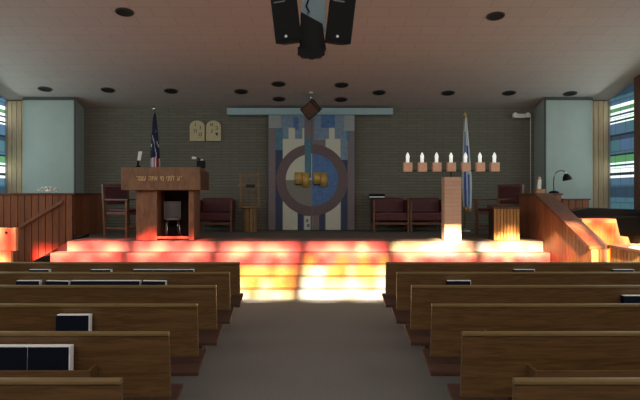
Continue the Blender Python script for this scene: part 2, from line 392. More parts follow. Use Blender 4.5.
# dark edge of the side stair against the partition
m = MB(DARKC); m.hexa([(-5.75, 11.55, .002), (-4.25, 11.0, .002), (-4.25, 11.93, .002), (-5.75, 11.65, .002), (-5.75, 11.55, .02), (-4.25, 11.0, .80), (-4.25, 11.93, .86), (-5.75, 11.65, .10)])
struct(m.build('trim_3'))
# right: parapet that steps down beside the stairs
rp = thing('wooden_parapet', 'red-brown board parapet sloping down beside the stage steps on the right', 'partition', (4.2, 10.5, 0))
XP0, XP1 = 4.07, 4.31
def ptop(y): return 1.59 if y >= 11.14 else 1.59 - (11.14 - y) * (1.59 - .84) / (11.14 - 9.0)
m = MB()
slats(m, (XP0 + .022, 9.0), (XP0 + .022, 11.14), lambda s: .003, lambda s: ptop(9.0 + s * 2.14), .125, mats=(BOARD, BOARD2), back=.0001)
m2 = MB()
for seg in ((12.10, 11.14), (11.14, 9.0)):
    slats(m2, (XP0 + .022, seg[0]), (XP0 + .022, seg[1]), (lambda s: .803) if seg[0] > 12 else (lambda s: .003), lambda s, g=seg: ptop(g[0] + s * (g[1] - g[0])), .125, mats=(BOARD, BOARD2), back=.19)
m.bm.free(); m2.xform(rel(rp)).build('board_panel', rp)
m = MB(); slats(m, (XP0, 8.998), (XP1, 8.998), lambda s: .003, lambda s: .83, .12, mats=(BOARD,), back=.0003)
m.xform(rel(rp)).build('end_panel', rp)
m = MB(CAPW)
prof = [(8.96, .83), (11.15, 1.595), (12.12, 1.595), (12.12, 1.635), (11.14, 1.635), (8.96, .87)]
m.prism(prof, 'x', XP0 - .03, XP1 + .02); m.xform(rel(rp)).build('cap', rp)
cp = thing('wooden_partition', 'low dark board partition crossing behind the right parapet, under the desk lamp', 'partition', (4.9, 12.3, .8))
slats(MB(), (4.33, 12.22), (4.95, 12.22), lambda s: .802, lambda s: 1.60, .12, mats=(BOARD2, BOARD), back=.2).xform(rel(cp)).build('board_panel', cp)
slats(MB(), (4.96, 12.22), (5.50, 12.22), lambda s: .802, lambda s: 1.50, .12, mats=(BOARD2, BOARD), back=.1).xform(rel(cp)).build('lower_panel', cp)
m = MB(CAPW); m.box(4.33, 4.97, 12.18, 12.44, 1.60, 1.635, .006); m.box(4.975, 5.52, 12.18, 12.36, 1.50, 1.53, .006); m.xform(rel(cp)).build('cap', cp)
# low slatted rail in front of the parapet
lw = thing('low_partition', 'low slatted wooden rail with dark cap behind the right end of the front pew', 'partition', (4.45, 8.5, 0))
m = slats(MB(), (4.34, 8.93), (4.34, 8.05), lambda s: .002, lambda s: .86, .1, mats=(HONEY, BOARD), back=.18)
slats(m, (4.34, 8.05), (4.52, 8.05), lambda s: .002, lambda s: .86, .09, mats=(HONEY,), back=.02)
m.xform(rel(lw)).build('board_panel', lw)
MB(CAPW).box(4.29, 4.58, 8.0, 8.945, .86, .895, .006).xform(rel(lw)).build('cap', lw)
bk = thing('open_booklet', 'white open booklet lying on the low slatted rail at the right edge', 'booklet', (4.42, 8.24, .896))
MB(PAPER).hexa([(-.11, -.15, 0), (0, -.15, 0), (0, .15, 0), (-.11, .15, 0), (-.11, -.15, .012), (0, -.15, .03), (0, .15, .03), (-.11, .15, .012)]).build('page', bk)
MB(PAPER).hexa([(0.002, -.15, 0), (.11, -.15, 0), (.11, .15, 0), (0.002, .15, 0), (0.002, -.15, .03), (.11, -.15, .012), (.11, .15, .012), (0.002, .15, .03)]).build('page', bk)

# cabinets catching the coloured light on both sides
cb = thing('wooden_cabinet', 'light wooden cabinet with stepped sloping side glowing orange right of the parapet', 'cabinet', (4.8, 10.1, 0))
out = [(582, 219), (616, 219), (620, 236), (628, 237), (632, 248)]
pts = [(max(PX(x, 10.0), 4.345), PZ(y, 10.0)) for x, y in out]
poly = pts + [(PX(632, 10), 0.002), (4.345, 0.002)]
MB(LIGHTW).prism(poly, 'y', 10.0, 10.32).xform(rel(cb)).build('body', cb)
m = MB(HONEY); m.box(4.36, PX(615, 10), 9.985, 9.999, .15, PZ(223, 10), .004); m.xform(rel(cb)).build('front_panel', cb)
cl = thing('wooden_screen', 'upright wooden panel with overhanging upper board lit pink and yellow at the left edge', 'screen', (-5.0, 9.9, 0))
MB(LIGHTW).box(-5.6, PX(15.5, 9.7), 9.7, 9.80, PZ(251, 9.7), PZ(228, 9.7), .01).xform(rel(cl)).build('top_panel', cl)
MB(LIGHTW).box(-5.55, PX(11, 9.72), 9.72, 9.79, .003, PZ(251, 9.7) - .001, .006).xform(rel(cl)).build('body', cl)
MB(DARKMET).lathe([(.018, 0), (.022, .012), (.012, .02)], (0, 0, 0), 12).xform(Matrix.Translation((-4.75 + 5.0, 9.7 - 9.9, 1.02)) @ Matrix.Rotation(math.pi / 2, 4, 'X')).build('knob', cl)

# black upright piano behind the cabinet
pn = thing('upright_piano', 'black upright piano under the right stained-glass window', 'piano', (5.6, 11.5, 0))
MB(BLACKG).prism([(-.72, 0.002), (.72, 0.002), (.72, 1.24), (.60, 1.33), (-.15, 1.36), (-.45, 1.36), (-.72, 1.30)], 'y', .0, .42).build('case', pn)
MB(BLACKG).box(-.70, .70, -.02, .0, .72, 1.2, .006).build('upper_panel', pn)
MB(BLACKG).box(-.72, .72, -.36, -.022, .60, .70, .01).build('key_bed', pn)
k = MB(PAPER); n = 40
for i in range(n): k.box(-.66 + i * 1.32 / n + .001, -.66 + (i + 1) * 1.32 / n - .002, -.33, -.17, .702, .72)
k.use(BLACK)
for i in range(n - 1):
    if i % 7 not in (2, 6): k.box(-.66 + (i + 1) * 1.32 / n - .008, -.66 + (i + 1) * 1.32 / n + .008, -.27, -.17, .72, .735)
k.build('keyboard', pn)
for sx in (-.68, .62): MB(BLACKG).box(sx, sx + .07, -.36, -.28, .002, .60, .008).build('leg', pn)

# ------------------------------------------------------------------ pews
PITCH = 0.90
def make_pew(side, k, label):
    d = 2.70 + (6 - k) * 0.915
    xe = -.826 if side < 0 else .893
    xo = -4.12 if side < 0 else 4.12
    t = thing('pew', label, 'pew', (xe, d, 0), 0, 'wooden pews facing the stage')
    lo, hi = (xo - xe, 0) if side < 0 else (0, xo - xe)
    MB(OAK).hexa([(lo, .055, .43), (hi, .055, .43), (hi, .09, .43), (lo, .09, .43), (lo, .004, .806), (hi, .004, .806), (hi, .036, .806), (lo, .036, .806)], .004).build('backrest', t)
    c = MB(OAK_CAP)
    pts = [(-.003, .807), (-.003, .820), (.003, .826), (.012, .828), (.030, .828), (.038, .824), (.041, .815), (.041, .807)]
    c.prism(pts, 'x', lo, hi, False).build('cap_rail', t)
    MB(SEATW).hexa([(lo, .05, .285), (hi, .05, .285), (hi, .44, .365), (lo, .44, .365), (lo, .045, .318), (hi, .045, .318), (hi, .44, .397), (lo, .44, .397)], .008).build('seat', t)
    xs = [s * side for s in (.32, 1.7, 3.05)]
    for x in xs:
        MB(SEATW).prism([(.10, .002), (.34, .002), (.37, .345), (.14, .30), (.125, .68), (.096, .68), (.085, .28)], 'x', x - .02, x + .02).build('leg', t)
    ra, rb = (lo + .05, -.44) if side < 0 else (.40, hi - .05)
    r = MB(OAK)
    r.box(ra, rb, -.085, .035, .50, .516)
    r.box(ra, rb, -.10, -.085, .50, .632, .003)
    for x in (ra - .018, rb): r.hexa([(x, -.10, .50), (x + .018, -.10, .50), (x + .018, .04, .50), (x, .04, .50), (x, -.10, .632), (x + .018, -.10, .632), (x + .018, .027, .632), (x, .027, .632)])
    rk = r.build('book_rack', t)
    return t, d
ordn = ['first', 'second', 'third', 'fourth', 'fifth', 'sixth']
LBL = {-1: ['front pew left of the aisle, nearest the stage, five books in its rack',
            'second pew from the stage left of the aisle, six books in its rack',
            'third pew from the stage left of the aisle, no books showing',
            'fourth pew left of the aisle with one navy book standing at its back',
            'fifth pew left of the aisle with two large navy books in its rack',
            'nearest pew left of the aisle, only its back top in the bottom left corner'],
       1: ['front pew right of the aisle, nearest the stage, beside the sloping parapet',
           'second pew from the stage right of the aisle with one navy book',
           'third pew right of the aisle with one book at the right edge',
           'fourth pew right of the aisle, plain wooden back with no book showing',
           'fifth pew right of the aisle with an empty book rack showing',
           'nearest pew right of the aisle, cut off by the bottom right corner']}
PD = {}
for side in (-1, 1):
    for k in range(1, 7):
        t, d = make_pew(side, k, LBL[side][k - 1]); PD[side, k] = d
# books
def make_book():
    t = thing('prayer_book', 'x', 'book', (0, 0, 0), 0, 'prayer books in the pew racks')
    w, h, th = .234, .226, .066
    c = MB(NAVY)
    c.box(0, w, -th / 2, -th / 2 + .004, 0, h, .001); c.box(0, w, th / 2 - .004, th / 2, 0, h, .001); c.box(0, .005, -th / 2 + .004, th / 2 - .004, 0, h)
    c.build('cover', t)
    MB(PAPER).box(.006, w + .006, -th / 2 + .0045, th / 2 - .0045, .003, h + .006).build('pages', t)
    return t
book0 = make_book(); first = [True]
def put_book(side, k, x0, x1, label, dz=0.0, tilt=0.0):
    d = PD[side, k] - .050
    X = PX((x0 + x1) / 2, d) - .118
    o = book0 if first[0] else dup(book0); first[0] = False
    o.location = (X, d, .531 - (.0 if k > 3 else .012)); o['label'] = label; o.rotation_euler = (-.05, tilt, 0)
    return o
for i, (x0, x1) in enumerate(((30, 49), (91, 111), (134, 153), (154.5, 173), (174.5, 193))):
    put_book(-1, 1, x0, x1, ['lone book farthest left in the rack of the front left pew', 'lone book second from left in the rack of the front left pew',
                            'left book of the touching three on the front left pew', 'middle book of the touching three on the front left pew', 'right book of the touching three on the front left pew'][i])
for i, (x0, x1) in enumerate(((17, 40), (46, 69), (72, 94), (95, 116.5), (117.5, 140), (143, 165))):
    put_book(-1, 2, x0, x1, ['navy book farthest left in the second left pew rack', 'second navy book from left in the second left pew rack', 'third navy book from left in the second left pew rack',
                            'fourth navy book from left in the second left pew rack', 'fifth navy book from left in the second left pew rack', 'navy book nearest the aisle in the second left pew rack'][i], tilt=(.0, .02, 0, 0, 0, .015)[i])
put_book(-1, 4, 57, 90, 'single navy book standing behind the fourth left pew')
put_book(-1, 5, -11, 28.5, 'navy book cut by the left edge of the photo behind the fifth left pew')
put_book(-1, 5, 30, 70, 'large navy book with white page edges, nearer the aisle, behind the fifth left pew')
put_book(1, 1, 514, 534, 'book nearer the aisle in the front right pew rack')
put_book(1, 1, 613, 633, 'book farther right, near the slatted rail, in the front right pew rack')
put_book(1, 2, 447, 470, 'single navy book in the second right pew rack')
put_book(1, 3, 623, 650, 'navy book behind the third right pew at the right edge')

# ------------------------------------------------------------------ ceiling: recessed lights, lantern, speakers
def ceil_pt(x, y):
    d = 2926.0 / ((CY - y) + 124.0); return PX(x, d), d
RL = [(45, 89, 'over the left blue-grey chamber, far left of the back row'), (108, 90, 'second from left in the back row, near the left chamber edge'), (171, 91, 'third from left in the back row, above the tablets'),
      (241, 91.5, 'fourth from left in the back row, above the pelmet left end'), (379, 92.5, 'in the back row above the right end of the steel pelmet'), (448, 93, 'in the back row above the right flag'),
      (509, 93, 'in the back row above the emergency light'), (570, 93.5, 'far right of the back row, over the right chamber'),
      (278.5, 84, 'upper left of the four around the hanging lantern'), (341.5, 85, 'upper right of the four around the hanging lantern'), (279, 99, 'lower left of the four around the hanging lantern'), (341, 99.5, 'lower right of the four around the hanging lantern'),
      (124.5, 12, 'large near one at the upper left of the ceiling'), (495.5, 16, 'large near one at the upper right of the ceiling')]
def make_light():
    t = thing('recessed_light', 'x', 'ceiling light', (0, 0, 0), 0, 'recessed ceiling lights')
    MB(RINGM).lathe([(.118, -.002), (.118, -.012), (.138, -.012), (.146, -.006), (.146, -.002)], seg=28, cap=False).build('trim_ring', t)
    MB(BAFFLE).lathe([(.118, -.010), (.09, -.006), (.05, -.004), (.001, -.004)], seg=28, cap=False).build('baffle', t)
    return t
rl0 = make_light()
for i, (x, y, lab) in enumerate(RL):
    o = rl0 if i == 0 else dup(rl0)
    X, d = ceil_pt(x, y); o.location = (X, d, ceil_z(d)); o.rotation_euler = (-math.atan(.2), 0, 0)
    o['label'] = 'dark unlit recessed light ' + lab
# hanging cube lantern
X, d = ceil_pt(311, 92)
ln = thing('hanging_lantern', 'brown cube lantern hanging by a corner in front of the ark', 'lantern', (X, d, ceil_z(d)))
zc = PZ(109.5, d) - ceil_z(d)
MB(WHITE).lathe([(.04, -.03), (.045, -.015), (.045, 0)], seg=16).build('canopy', ln)
MB(CHROME).tube([(0, 0, -.02), (0, 0, zc + .18)], .012, 8).build('stem', ln)
R_ = Matrix.Translation((0, 0, zc)) @ Matrix.Rotation(.12, 4, 'Z') @ Matrix.Rotation(math.radians(50), 4, 'Y') @ Matrix.Rotation(math.radians(25), 4, 'X')
s = .135
MB(LANTW).box(-s, s, -s, s, -s, s, .01).xform(R_).build('body', ln)
e = MB(DARKMET); q = s + .004
for a_ in (-q, q):
    for b_ in (-q, q):
        e.tube([(-q, a_, b_), (q, a_, b_)], .009, 6); e.tube([(a_, -q, b_), (a_, q, b_)], .009, 6); e.tube([(a_, b_, -q), (a_, b_, q)], .009, 6)
e.xform(R_).build('frame', ln)
# loudspeaker cluster
DS = 8.0
def make_speaker(label):
    t = thing('loudspeaker', label, 'speaker', (0, 0, 0), 0, 'hanging loudspeaker cluster')
    # trapezoid cabinet, front towards -Y, origin at bottom centre
    w, wb, h, dp = .175, .12, .86, .26
    MB(BLACK).hexa([(-w, 0, 0), (w, 0, 0), (wb, dp, 0), (-wb, dp, 0), (-w, 0, h), (w, 0, h), (wb, dp, h), (-wb, dp, h)], .012).build('cabinet', t)
    g = MB(GRILLE); g.box(-w + .015, w - .015, -.014, -.001, .03, h - .02, .006); g.build('grille', t)
    MB(WHITE).lathe([(.018, 0), (.018, .004)], seg=14).xform(Matrix.Translation((-.02, -.0145, .075)) @ Matrix.Rotation(math.pi / 2, 4, 'X')).build('badge', t)
    m = MB(GREYCH); m.box(-.13, .02, -.0165, -.0145, .505, .52); m.build('grille_highlight', t)  # pale strip stands in for a highlight across the grille
    return t
sp1 = make_speaker('black loudspeaker hanging from the ceiling, left of the cluster')
sp1.location = (PX(288.5, DS), DS, PZ(42, DS)); sp1.rotation_euler = (math.radians(8), math.radians(-5), math.radians(-12))
sp2 = dup(sp1, (PX(338, DS), DS, PZ(42.5, DS)), None, 'black loudspeaker hanging from the ceiling, right of the cluster')
sp2.rotation_euler = (math.radians(8), math.radians(5), math.radians(12))
sp3 = thing('loudspeaker', 'black centre loudspeaker with a pointed underside between the two hanging cabinets', 'speaker', (PX(312, DS + .25), DS + .25, PZ(60, DS + .25)), 0, 'hanging loudspeaker cluster')
MB(BLACK).hexa([(-.18, .0, .066), (.16, .0, .066), (.12, .30, .08), (-.14, .30, .08), (-.19, .0, .16), (.17, .0, .16), (.15, .30, .16), (-.17, .30, .16)], .006).build('cabinet', sp3)
MB(GRILLE).prism([(-.19, .06), (0, .0), (.17, .06), (.17, .165), (-.19, .165)], 'y', -.05, -.001).build('grille', sp3)
MB(BLACK).hexa([(-.17, .06, .16), (.19, .06, .16), (.19, .197, .16), (-.17, .197, .16), (-.15, .06, .66), (.14, .06, .50), (.14, .197, .50), (-.15, .197, .66)]).build('neck', sp3)
mt = thing('speaker_mount', 'pale metal ceiling mount between the hanging loudspeakers', 'mount', (PX(313, 8.45), 8.45, ceil_z(8.45)))
zb = PZ(22, 8.45) - ceil_z(8.45)
MB(STEEL).box(-.15, .17, 0, .03, zb - .14, -.05, .005).build('plate', mt)
m = MB(DARKMET); m.tube([(-.08, -.03, -.002), (-.10, -.03, zb + .5)], .02); m.tube([(.08, -.03, -.002), (.11, -.03, zb + .5)], .02); m.build('rod', mt)
m = MB(BLACK); m.tube([(-.06, -.03, zb + .3), (-.09, -.05, zb + .2), (-.05, -.05, zb + .12), (-.07, -.04, zb + .10)], .012); m.build('cable', mt)

# ------------------------------------------------------------------ back wall: ark, pelmet, tablets, emergency light
DA = 13.86
ark = thing('ark', 'tall ark doors painted with a mauve ring over white and blue bars', 'ark', (PX(311.5, DA), DA, STG))
xc = ark.location.x
def ax(x): return PX(x, DA) - xc
def az(y): return PZ(y, DA) - STG
TOPZ, SEAM, RC, RZ = az(115.2), 311.5, 312, az(180)
SX = ax(SEAM)
cxr = ax(RC)
RO, RI = 35.8 * DA / F, 26.2 * DA / F
lay = [0]
def half_disc(mb, r, x_side, y, a0=None, a1=None, ri=0.0):
    """sector between angles a0..a1 (deg) about the ring centre, thin plate at depth y"""
    n = 32; pts = []
    for i in range(n + 1):
        t = math.radians(a0 + (a1 - a0) * i / n); pts.append((cxr + r * math.cos(t), RZ + r * math.sin(t)))
    if ri:
        for i in range(n, -1, -1):
            t = math.radians(a0 + (a1 - a0) * i / n); pts.append((cxr + ri * math.cos(t), RZ + ri * math.sin(t)))
    else: pts.append((cxr, RZ))
    # ring sector built as quads for clean faces
    if ri:
        A = pts[:n + 1]; B = pts[n + 1:][::-1]
        for i in range(n):
            mb.prism([A[i], A[i + 1], B[i + 1], B[i]], 'y', y, .0)
    else: mb.prism(pts, 'y', y, .0)
def rects(mb, lst, y):
    for i, (x0, x1, y0, y1, mat) in enumerate(lst):
        mb.use(mat); mb.box(ax(x0), ax(x1), y - .00012 * i, .0, az(y1), az(y0))
B0 = 229.8
left = MB(A_MAUVE); rects(left, [(268.5, SEAM - .1, 115.2, B0, A_MAUVE)], -.020)
rects(left, [(268.7, 281, 115.3, 128, A_PALE), (281, 304.4, 115.3, 141, A_SKY), (275.5, 283, 128, B0, A_TEAL), (275.5, 283, 150, B0, A_NAVY), (293.5, 298.5, 117, 130, A_BLUE)], -.022)
rects(left, [(282.8, 304.3, 139, B0, A_WHITE), (288.6, 295, 128, 140, A_WHITE), (302.4, 304.2, 128, 140, A_WHITE), (297.6, 303.4, 190, B0, A_NAVY), (303.4, 311.3, 190, B0, A_MAUVE), (304.2, 310.4, 216, B0, A_WHITE), (306, 308.4, 219, 222, A_BLUE), (307, 309.6, 224, 227, A_BLUE), (304.4, 310, 139, 160, A_TEAL)], -.024)
right = MB(A_MAUVE); rects(right, [(SEAM + .1, 354.6, 115.2, B0, A_MAUVE)], -.020)
rects(right, [(314, 344, 115.3, 140, A_SKY), (321, 335, 115.3, 128, A_BLUE), (344, 354.4, 115.3, 131, A_PALE), (339.5, 347.5, 131, B0, A_SKY), (341, 347.5, 160, B0, A_NAVY), (346.4, 351, 131, 141, A_TEAL), (349.5, 354.4, 131, B0, A_MAUVE)], -.022)
rects(right, [(325.6, 340.4, 139, B0, A_WHITE), (329, 334.5, 128, 140, A_WHITE), (319.2, 325, 190, B0, A_NAVY), (311.8, 319.2, 190, B0, A_GREY), (313.6, 319.2, 196, B0, A_MAUVE)], -.024)
# left half ring: 90..270, right half ring: -90..90
left.use(A_WHITE); half_disc(left, RI + .01, -1, -.026, 90, 180); left.use(A_GREY); half_disc(left, RI + .01, -1, -.026, 180, 270)
left.use(A_RING); half_disc(left, RO, -1, -.028, 90.5, 269.5, RI)
rects(left, [(304.8, 311.3, 138.5, 178, A_TEAL)], -.030)
right.use(A_BLUE); half_disc(right, RI + .01, 1, -.026, -90, 90)
right.use(A_RING); half_disc(right, RO, 1, -.028, -89.5, 89.5, RI)
left.build('door', ark); right.build('door', ark)
MB(TRIMD).box(ax(268.5) - .01, ax(354.6) + .01, .001, .10, 0.003, TOPZ).build('back_panel', ark)
def handle(x0):
    g = MB(GOLD)
    for (a, b, t, bt, r) in ((x0, x0 + 8.2, 172.3, 184, .05), (x0 + 7.4, x0 + 14.8, 172.8, 186.8, .065)):
        xa, xb = ax(a), ax(b); n = 10
        pts = [(xa + (xb - xa) * i / n, -.032 - r * math.sin(math.pi * i / n)) for i in range(n + 1)]
        g.prism(pts, 'z', az(bt), az(t), True)
    g.use(DARKMET); g.box(ax(x0 + 1), ax(x0 + 7), -.06, -.031, az(185.2), az(184.1))
    g.build('handle', ark)
handle(294.6); handle(312.9)
pm = MB(STEEL); pm.box(PX(227, 13.8), PX(393, 13.8), 13.78, 13.995, PZ(114.75, 13.8), PZ(108, 13.8), .006)
tag(pm.build('steel_pelmet'), 'long pale blue-grey pelmet along the ceiling above the ark', 'pelmet')
# tablets
DT = 13.97
def tablet(x0, x1, label, letters):
    t = thing('tablet', label, 'plaque', (PX((x0 + x1) / 2, DT), DT, PZ(141, DT)), 0, 'tablets of the law')
    w = PX(x1, DT) - PX(x0, DT); h = PZ(120.7, DT) - PZ(141, DT); r = w / 2
    pts = [(-r, 0), (r, 0)] + [(r * math.cos(math.radians(a)), h - r * .82 + r * .82 * math.sin(math.radians(a))) for a in range(0, 181, 12)]
    MB(STONE).prism(pts, 'y', -.03, .0295).build('slab', t)
    for i, ch in enumerate(letters):
        z = h * (.80 - .16 * i); x = (.22 if i % 2 else -.12) * w
        text_mesh(ch, .125, .006, INK, Matrix.Translation((x, -.034, z)) @ Matrix.Rotation(math.pi / 2, 4, 'X'), 'letter', t)
    return t
tablet(190, 204.7, 'left cream stone tablet with rounded top and dark letters on the brick wall', 'וזחט')
tablet(206.3, 221, 'right cream stone tablet with rounded top and dark letters on the brick wall', 'אבגד')
# emergency light
el = thing('emergency_light', 'white twin-head emergency light high on the brick wall at right', 'light', (PX(519, 13.95), 13.95, PZ(116, 13.95)))
MB(WHITE).box(-.15, .17, -.08, .049, -.05, .045, .015).build('housing', el)
for sx in (-.13, .15): MB(WHITE).lathe([(.02, .05), (.045, .08), (.062, .12), (.05, .13)], seg=18).xform(Matrix.Translation((sx, -.03, 0)) @ Matrix.Rotation(math.pi / 2, 4, 'X')).build('lamp_head', el)
m = MB(WHITE); m.tube([(.17, .03, 0), (.27, .03, -.01), (.27, .03, PZ(200, 13.95) - PZ(116, 13.95))], .010); m.build('conduit', el)

# ------------------------------------------------------------------ stage furniture
# big reading desk
dl = 11.0
lec = thing('lectern', 'broad wooden reading lectern with gold lettering, left on the stage', 'lectern', (PX(163, dl), dl, STG))
lx = lec.location.x
def LX(x, d=10.85): return PX(x, d) - lx
z0, z1 = PZ(190, 10.85) - STG, PZ(167, 10.85) - STG
d0 = MB(LECW); d0.hexa([(LX(121), -.15, z0), (LX(200), -.15, z0), (LX(200), .75, z0), (LX(121), .75, z0), (LX(121), -.15, z1), (LX(200), -.15, z1), (LX(200), .75, z1 - .06), (LX(121), .75, z1 - .06)], .008)
d0.build('desk', lec)
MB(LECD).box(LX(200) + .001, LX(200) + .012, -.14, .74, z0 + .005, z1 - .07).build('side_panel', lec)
MB(LECW).box(LX(136, 11), LX(157, 11), 0, .62, .002, z0 - .001, .006).build('pedestal', lec)
MB(LECW).box(LX(188.6, 11), LX(194, 11), 0, .62, .002, z0 - .001, .006).build('side_post', lec)
MB(LECW).box(LX(157, 11) + .002, LX(188.6, 11) - .002, .0, .04, .03, PZ(236.4, 11) - STG, .004).build('kick_board', lec)
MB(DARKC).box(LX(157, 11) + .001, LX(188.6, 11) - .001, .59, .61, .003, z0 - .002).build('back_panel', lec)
words = [w_[::-1] for w_ in 'דע לפני מי אתה עומד'.split()]
ms = [text_mesh(w_, .125, .006, GOLDL, Matrix.Translation((0, -.157, PZ(178.4, 10.85) - STG)) @ Matrix.Rotation(math.pi / 2, 4, 'X'), 'lettering', lec) for w_ in words]
wid = [max(v.co.x for v in q.data.vertices) - min(v.co.x for v in q.data.vertices) for q in ms]
want = 46 * 10.85 / F; gap_ = .05; kx = (want - gap_ * 4) / sum(wid); cur = LX(182.5)
for q, w_ in zip(ms, wid):          # laid right to left
    x0 = min(v.co.x for v in q.data.vertices)
    for v in q.data.vertices: v.co.x = cur - w_ * kx + (v.co.x - x0) * kx
    cur -= w_ * kx + gap_
# items on the reading desk
zt = STG + z1
rlp = thing('reading_lamp', 'small lamp with white upright head on the left end of the reading lectern', 'lamp', (PX(138, 11.0), 11.0, zt - .008))
MB(BLACK).lathe([(.05, 0), (.05, .02), (.018, .05), (.016, .16)], seg=14).build('base', rlp)
MB(WHITE).hexa([(-.01, -.02, .13), (.05, -.02, .13), (.05, .01, .13), (-.01, .01, .13), (.012, -.02, .29), (.075, -.02, .29), (.075, .01, .29), (.012, .01, .29)], .004).build('lamp_head', rlp)
mc = thing('microphone', 'black microphone with white head on the right end of the reading lectern', 'microphone', (PX(201, 11.15), 11.15, zt - .012))
MB(BLACK).box(-.075, .075, -.05, .05, 0, .14, .02).build('base', mc)
MB(DARKMET).tube([(0, 0, .13), (-.03, -.01, .17), (-.09, -.02, .18)], .012).build('stem', mc)
MB(WHITE).tube([(-.08, -.02, .18), (-.13, -.02, .185), (-.16, -.02, .19)], [.018, .028, .022], 12).build('head', mc)
MB(WHITE).tube([(0, -.03, .145), (.045, -.03, .16)], .012, 8).build('switch', mc)
# curved grey chair in the opening of the desk
def leg_box(mb, x, y, z0, z1, r=.018): mb.box(x - r, x + r, y - r, y + r, z0, z1, .003)
gc = thing('stacking_chair', 'small grey round-backed chair seen through the reading lectern opening', 'chair', (PX(172.5, 11.3), 11.31, STG), .35)
gc.scale = (.72, .80, .98)
n = 14; m = MB(GREYCH)
for i in range(n):
    a0, a1 = math.radians(15 + 150 * i / n), math.radians(15 + 150 * (i + 1) / n)
    P = []
    for zf in (.40, .70):
        for a_, r_ in ((a0, .22), (a1, .22), (a1, .20), (a0, .20)): P.append((r_ * math.cos(a_), r_ * math.sin(a_) - .02, zf))
    m.hexa(P)
m.build('backrest', gc)
MB(GREYCH).lathe([(.20, .36), (.21, .38), (.20, .40)], seg=20).build('seat', gc)
for sx in (-1, 1):
    for sy in (-1, 1): MB(CHROME).tube([(.13 * sx, .12 * sy, .36), (.18 * sx, .17 * sy, .002)], .012, 8).build('leg', gc)

# wooden armchairs beside the parapets
def make_armchair(label):
    t = thing('wooden_armchair', label, 'chair', (0, 0, STG), 0, 'wooden armchairs at the stage sides')
    MB(CHAIRW).box(-.27, .27, -.27, .25, .38, .43, .008).build('seat_frame', t)
    MB(MAROON).box(-.24, .24, -.25, .22, .431, .475, .02).build('seat', t)
    b = MB(MAROON); b.hexa([(-.24, .235, .55), (.24, .235, .55), (.24, .275, .55), (-.24, .275, .55), (-.24, .285, .86), (.24, .285, .86), (.24, .325, .86), (-.24, .325, .86)], .012); b.build('backrest', t)
    for sx in (-1, 1):
        MB(CHAIRW).box(sx * .27 - .022, sx * .27 + .022, -.28, -.235, .001, .62, .004).build('leg', t)
        q = MB(CHAIRW); x = sx * .27
        q.hexa([(x - .022, .23, .001), (x + .022, .23, .001), (x + .022, .275, .001), (x - .022, .275, .001), (x - .022, .29, .90), (x + .022, .29, .90), (x + .022, .33, .90), (x - .022, .33, .90)]); q.build('leg', t)
        MB(CHAIRW).box(x - .03, x + .03, -.30, .245, .62, .65, .006).build('armrest', t)
    m = MB(CHAIRW); m.box(-.25, .25, -.27, -.245, .14, .17); m.box(-.275, -.25, -.24, .235, .14, .17); m.box(.25, .275, -.24, .235, .14, .17); m.build('stretcher', t)
    m = MB(CHAIRW); m.box(-.25, .25, .285, .32, .865, .905, .004); m.build('back_rail', t)
    return t
c1 = make_armchair('wooden armchair turned sideways between the left partition and the lectern'); c1.scale = (1.12,) * 3; c1.location = (PX(128, 11.95), 11.95, STG + .001); c1.rotation_euler = (0, 0, math.radians(60))
c2 = dup(c1, (PX(498, 12.3), 12.3, STG + .001), math.radians(-62), 'wooden armchair turned sideways behind the slatted lectern on the right')
# maroon upholstered armchairs along the wall
def make_easy(label):
    t = thing('upholstered_armchair', label, 'armchair', (0, 0, STG), 0, 'maroon armchairs along the brick wall')
    w = .372
    MB(MAROON).box(-w + .03, w - .03, -.30, .22, .24, .42, .03).build('seat', t)
    b = MB(MAROON); b.hexa([(-w + .03, .13, .421), (w - .03, .13, .421), (w - .03, .30, .421), (-w + .03, .30, .421), (-w + .03, .22, .73), (w - .03, .22, .73), (w - .03, .33, .73), (-w + .03, .33, .73)], .025); b.build('backrest', t)
    for sx in (-1, 1):
        x = sx * (w - .005)
        MB(MAROON).box(x - .024, x + .024, -.27, .28, .20, .66, .012).build('arm', t)
        for y in (-.31, .27): MB(CHAIRW).box(x - .022, x + .022, y, y + .04, .001, .68, .004).build('leg', t)
        MB(CHAIRW).box(x - .026, x + .026, -.32, .32, .66, .69, .006).build('armrest', t)
    MB(CHAIRW).box(-w + .02, w - .02, -.315, -.28, .16, .21, .005).build('front_rail', t)
    return t
e1 = make_easy('maroon upholstered armchair against the wall right of the reading lectern'); e1.location = (PX(216, 13.55), 13.55, STG + .001)
e2 = dup(e1, (PX(389.5, 13.55), 13.55, STG + .001), 0, 'maroon upholstered armchair with a book on it, right of the ark')
e3 = dup(e1, (PX(425.8, 13.55), 13.55, STG + .001), 0, 'maroon upholstered armchair behind the pink brick pedestal')
bb = thing('prayer_book', 'dark book with white pages lying on top of the maroon armchair right of the ark', 'book', (PX(378, 13.55), 13.80, STG + .733))
MB(NAVY).box(-.17, .17, -.10, .08, 0, .006).build('cover', bb); MB(PAPER).box(-.165, .165, -.095, .075, .0065, .034).build('pages', bb); MB(NAVY).box(-.17, .17, -.10, .08, .0345, .085, .004).build('cover', bb)
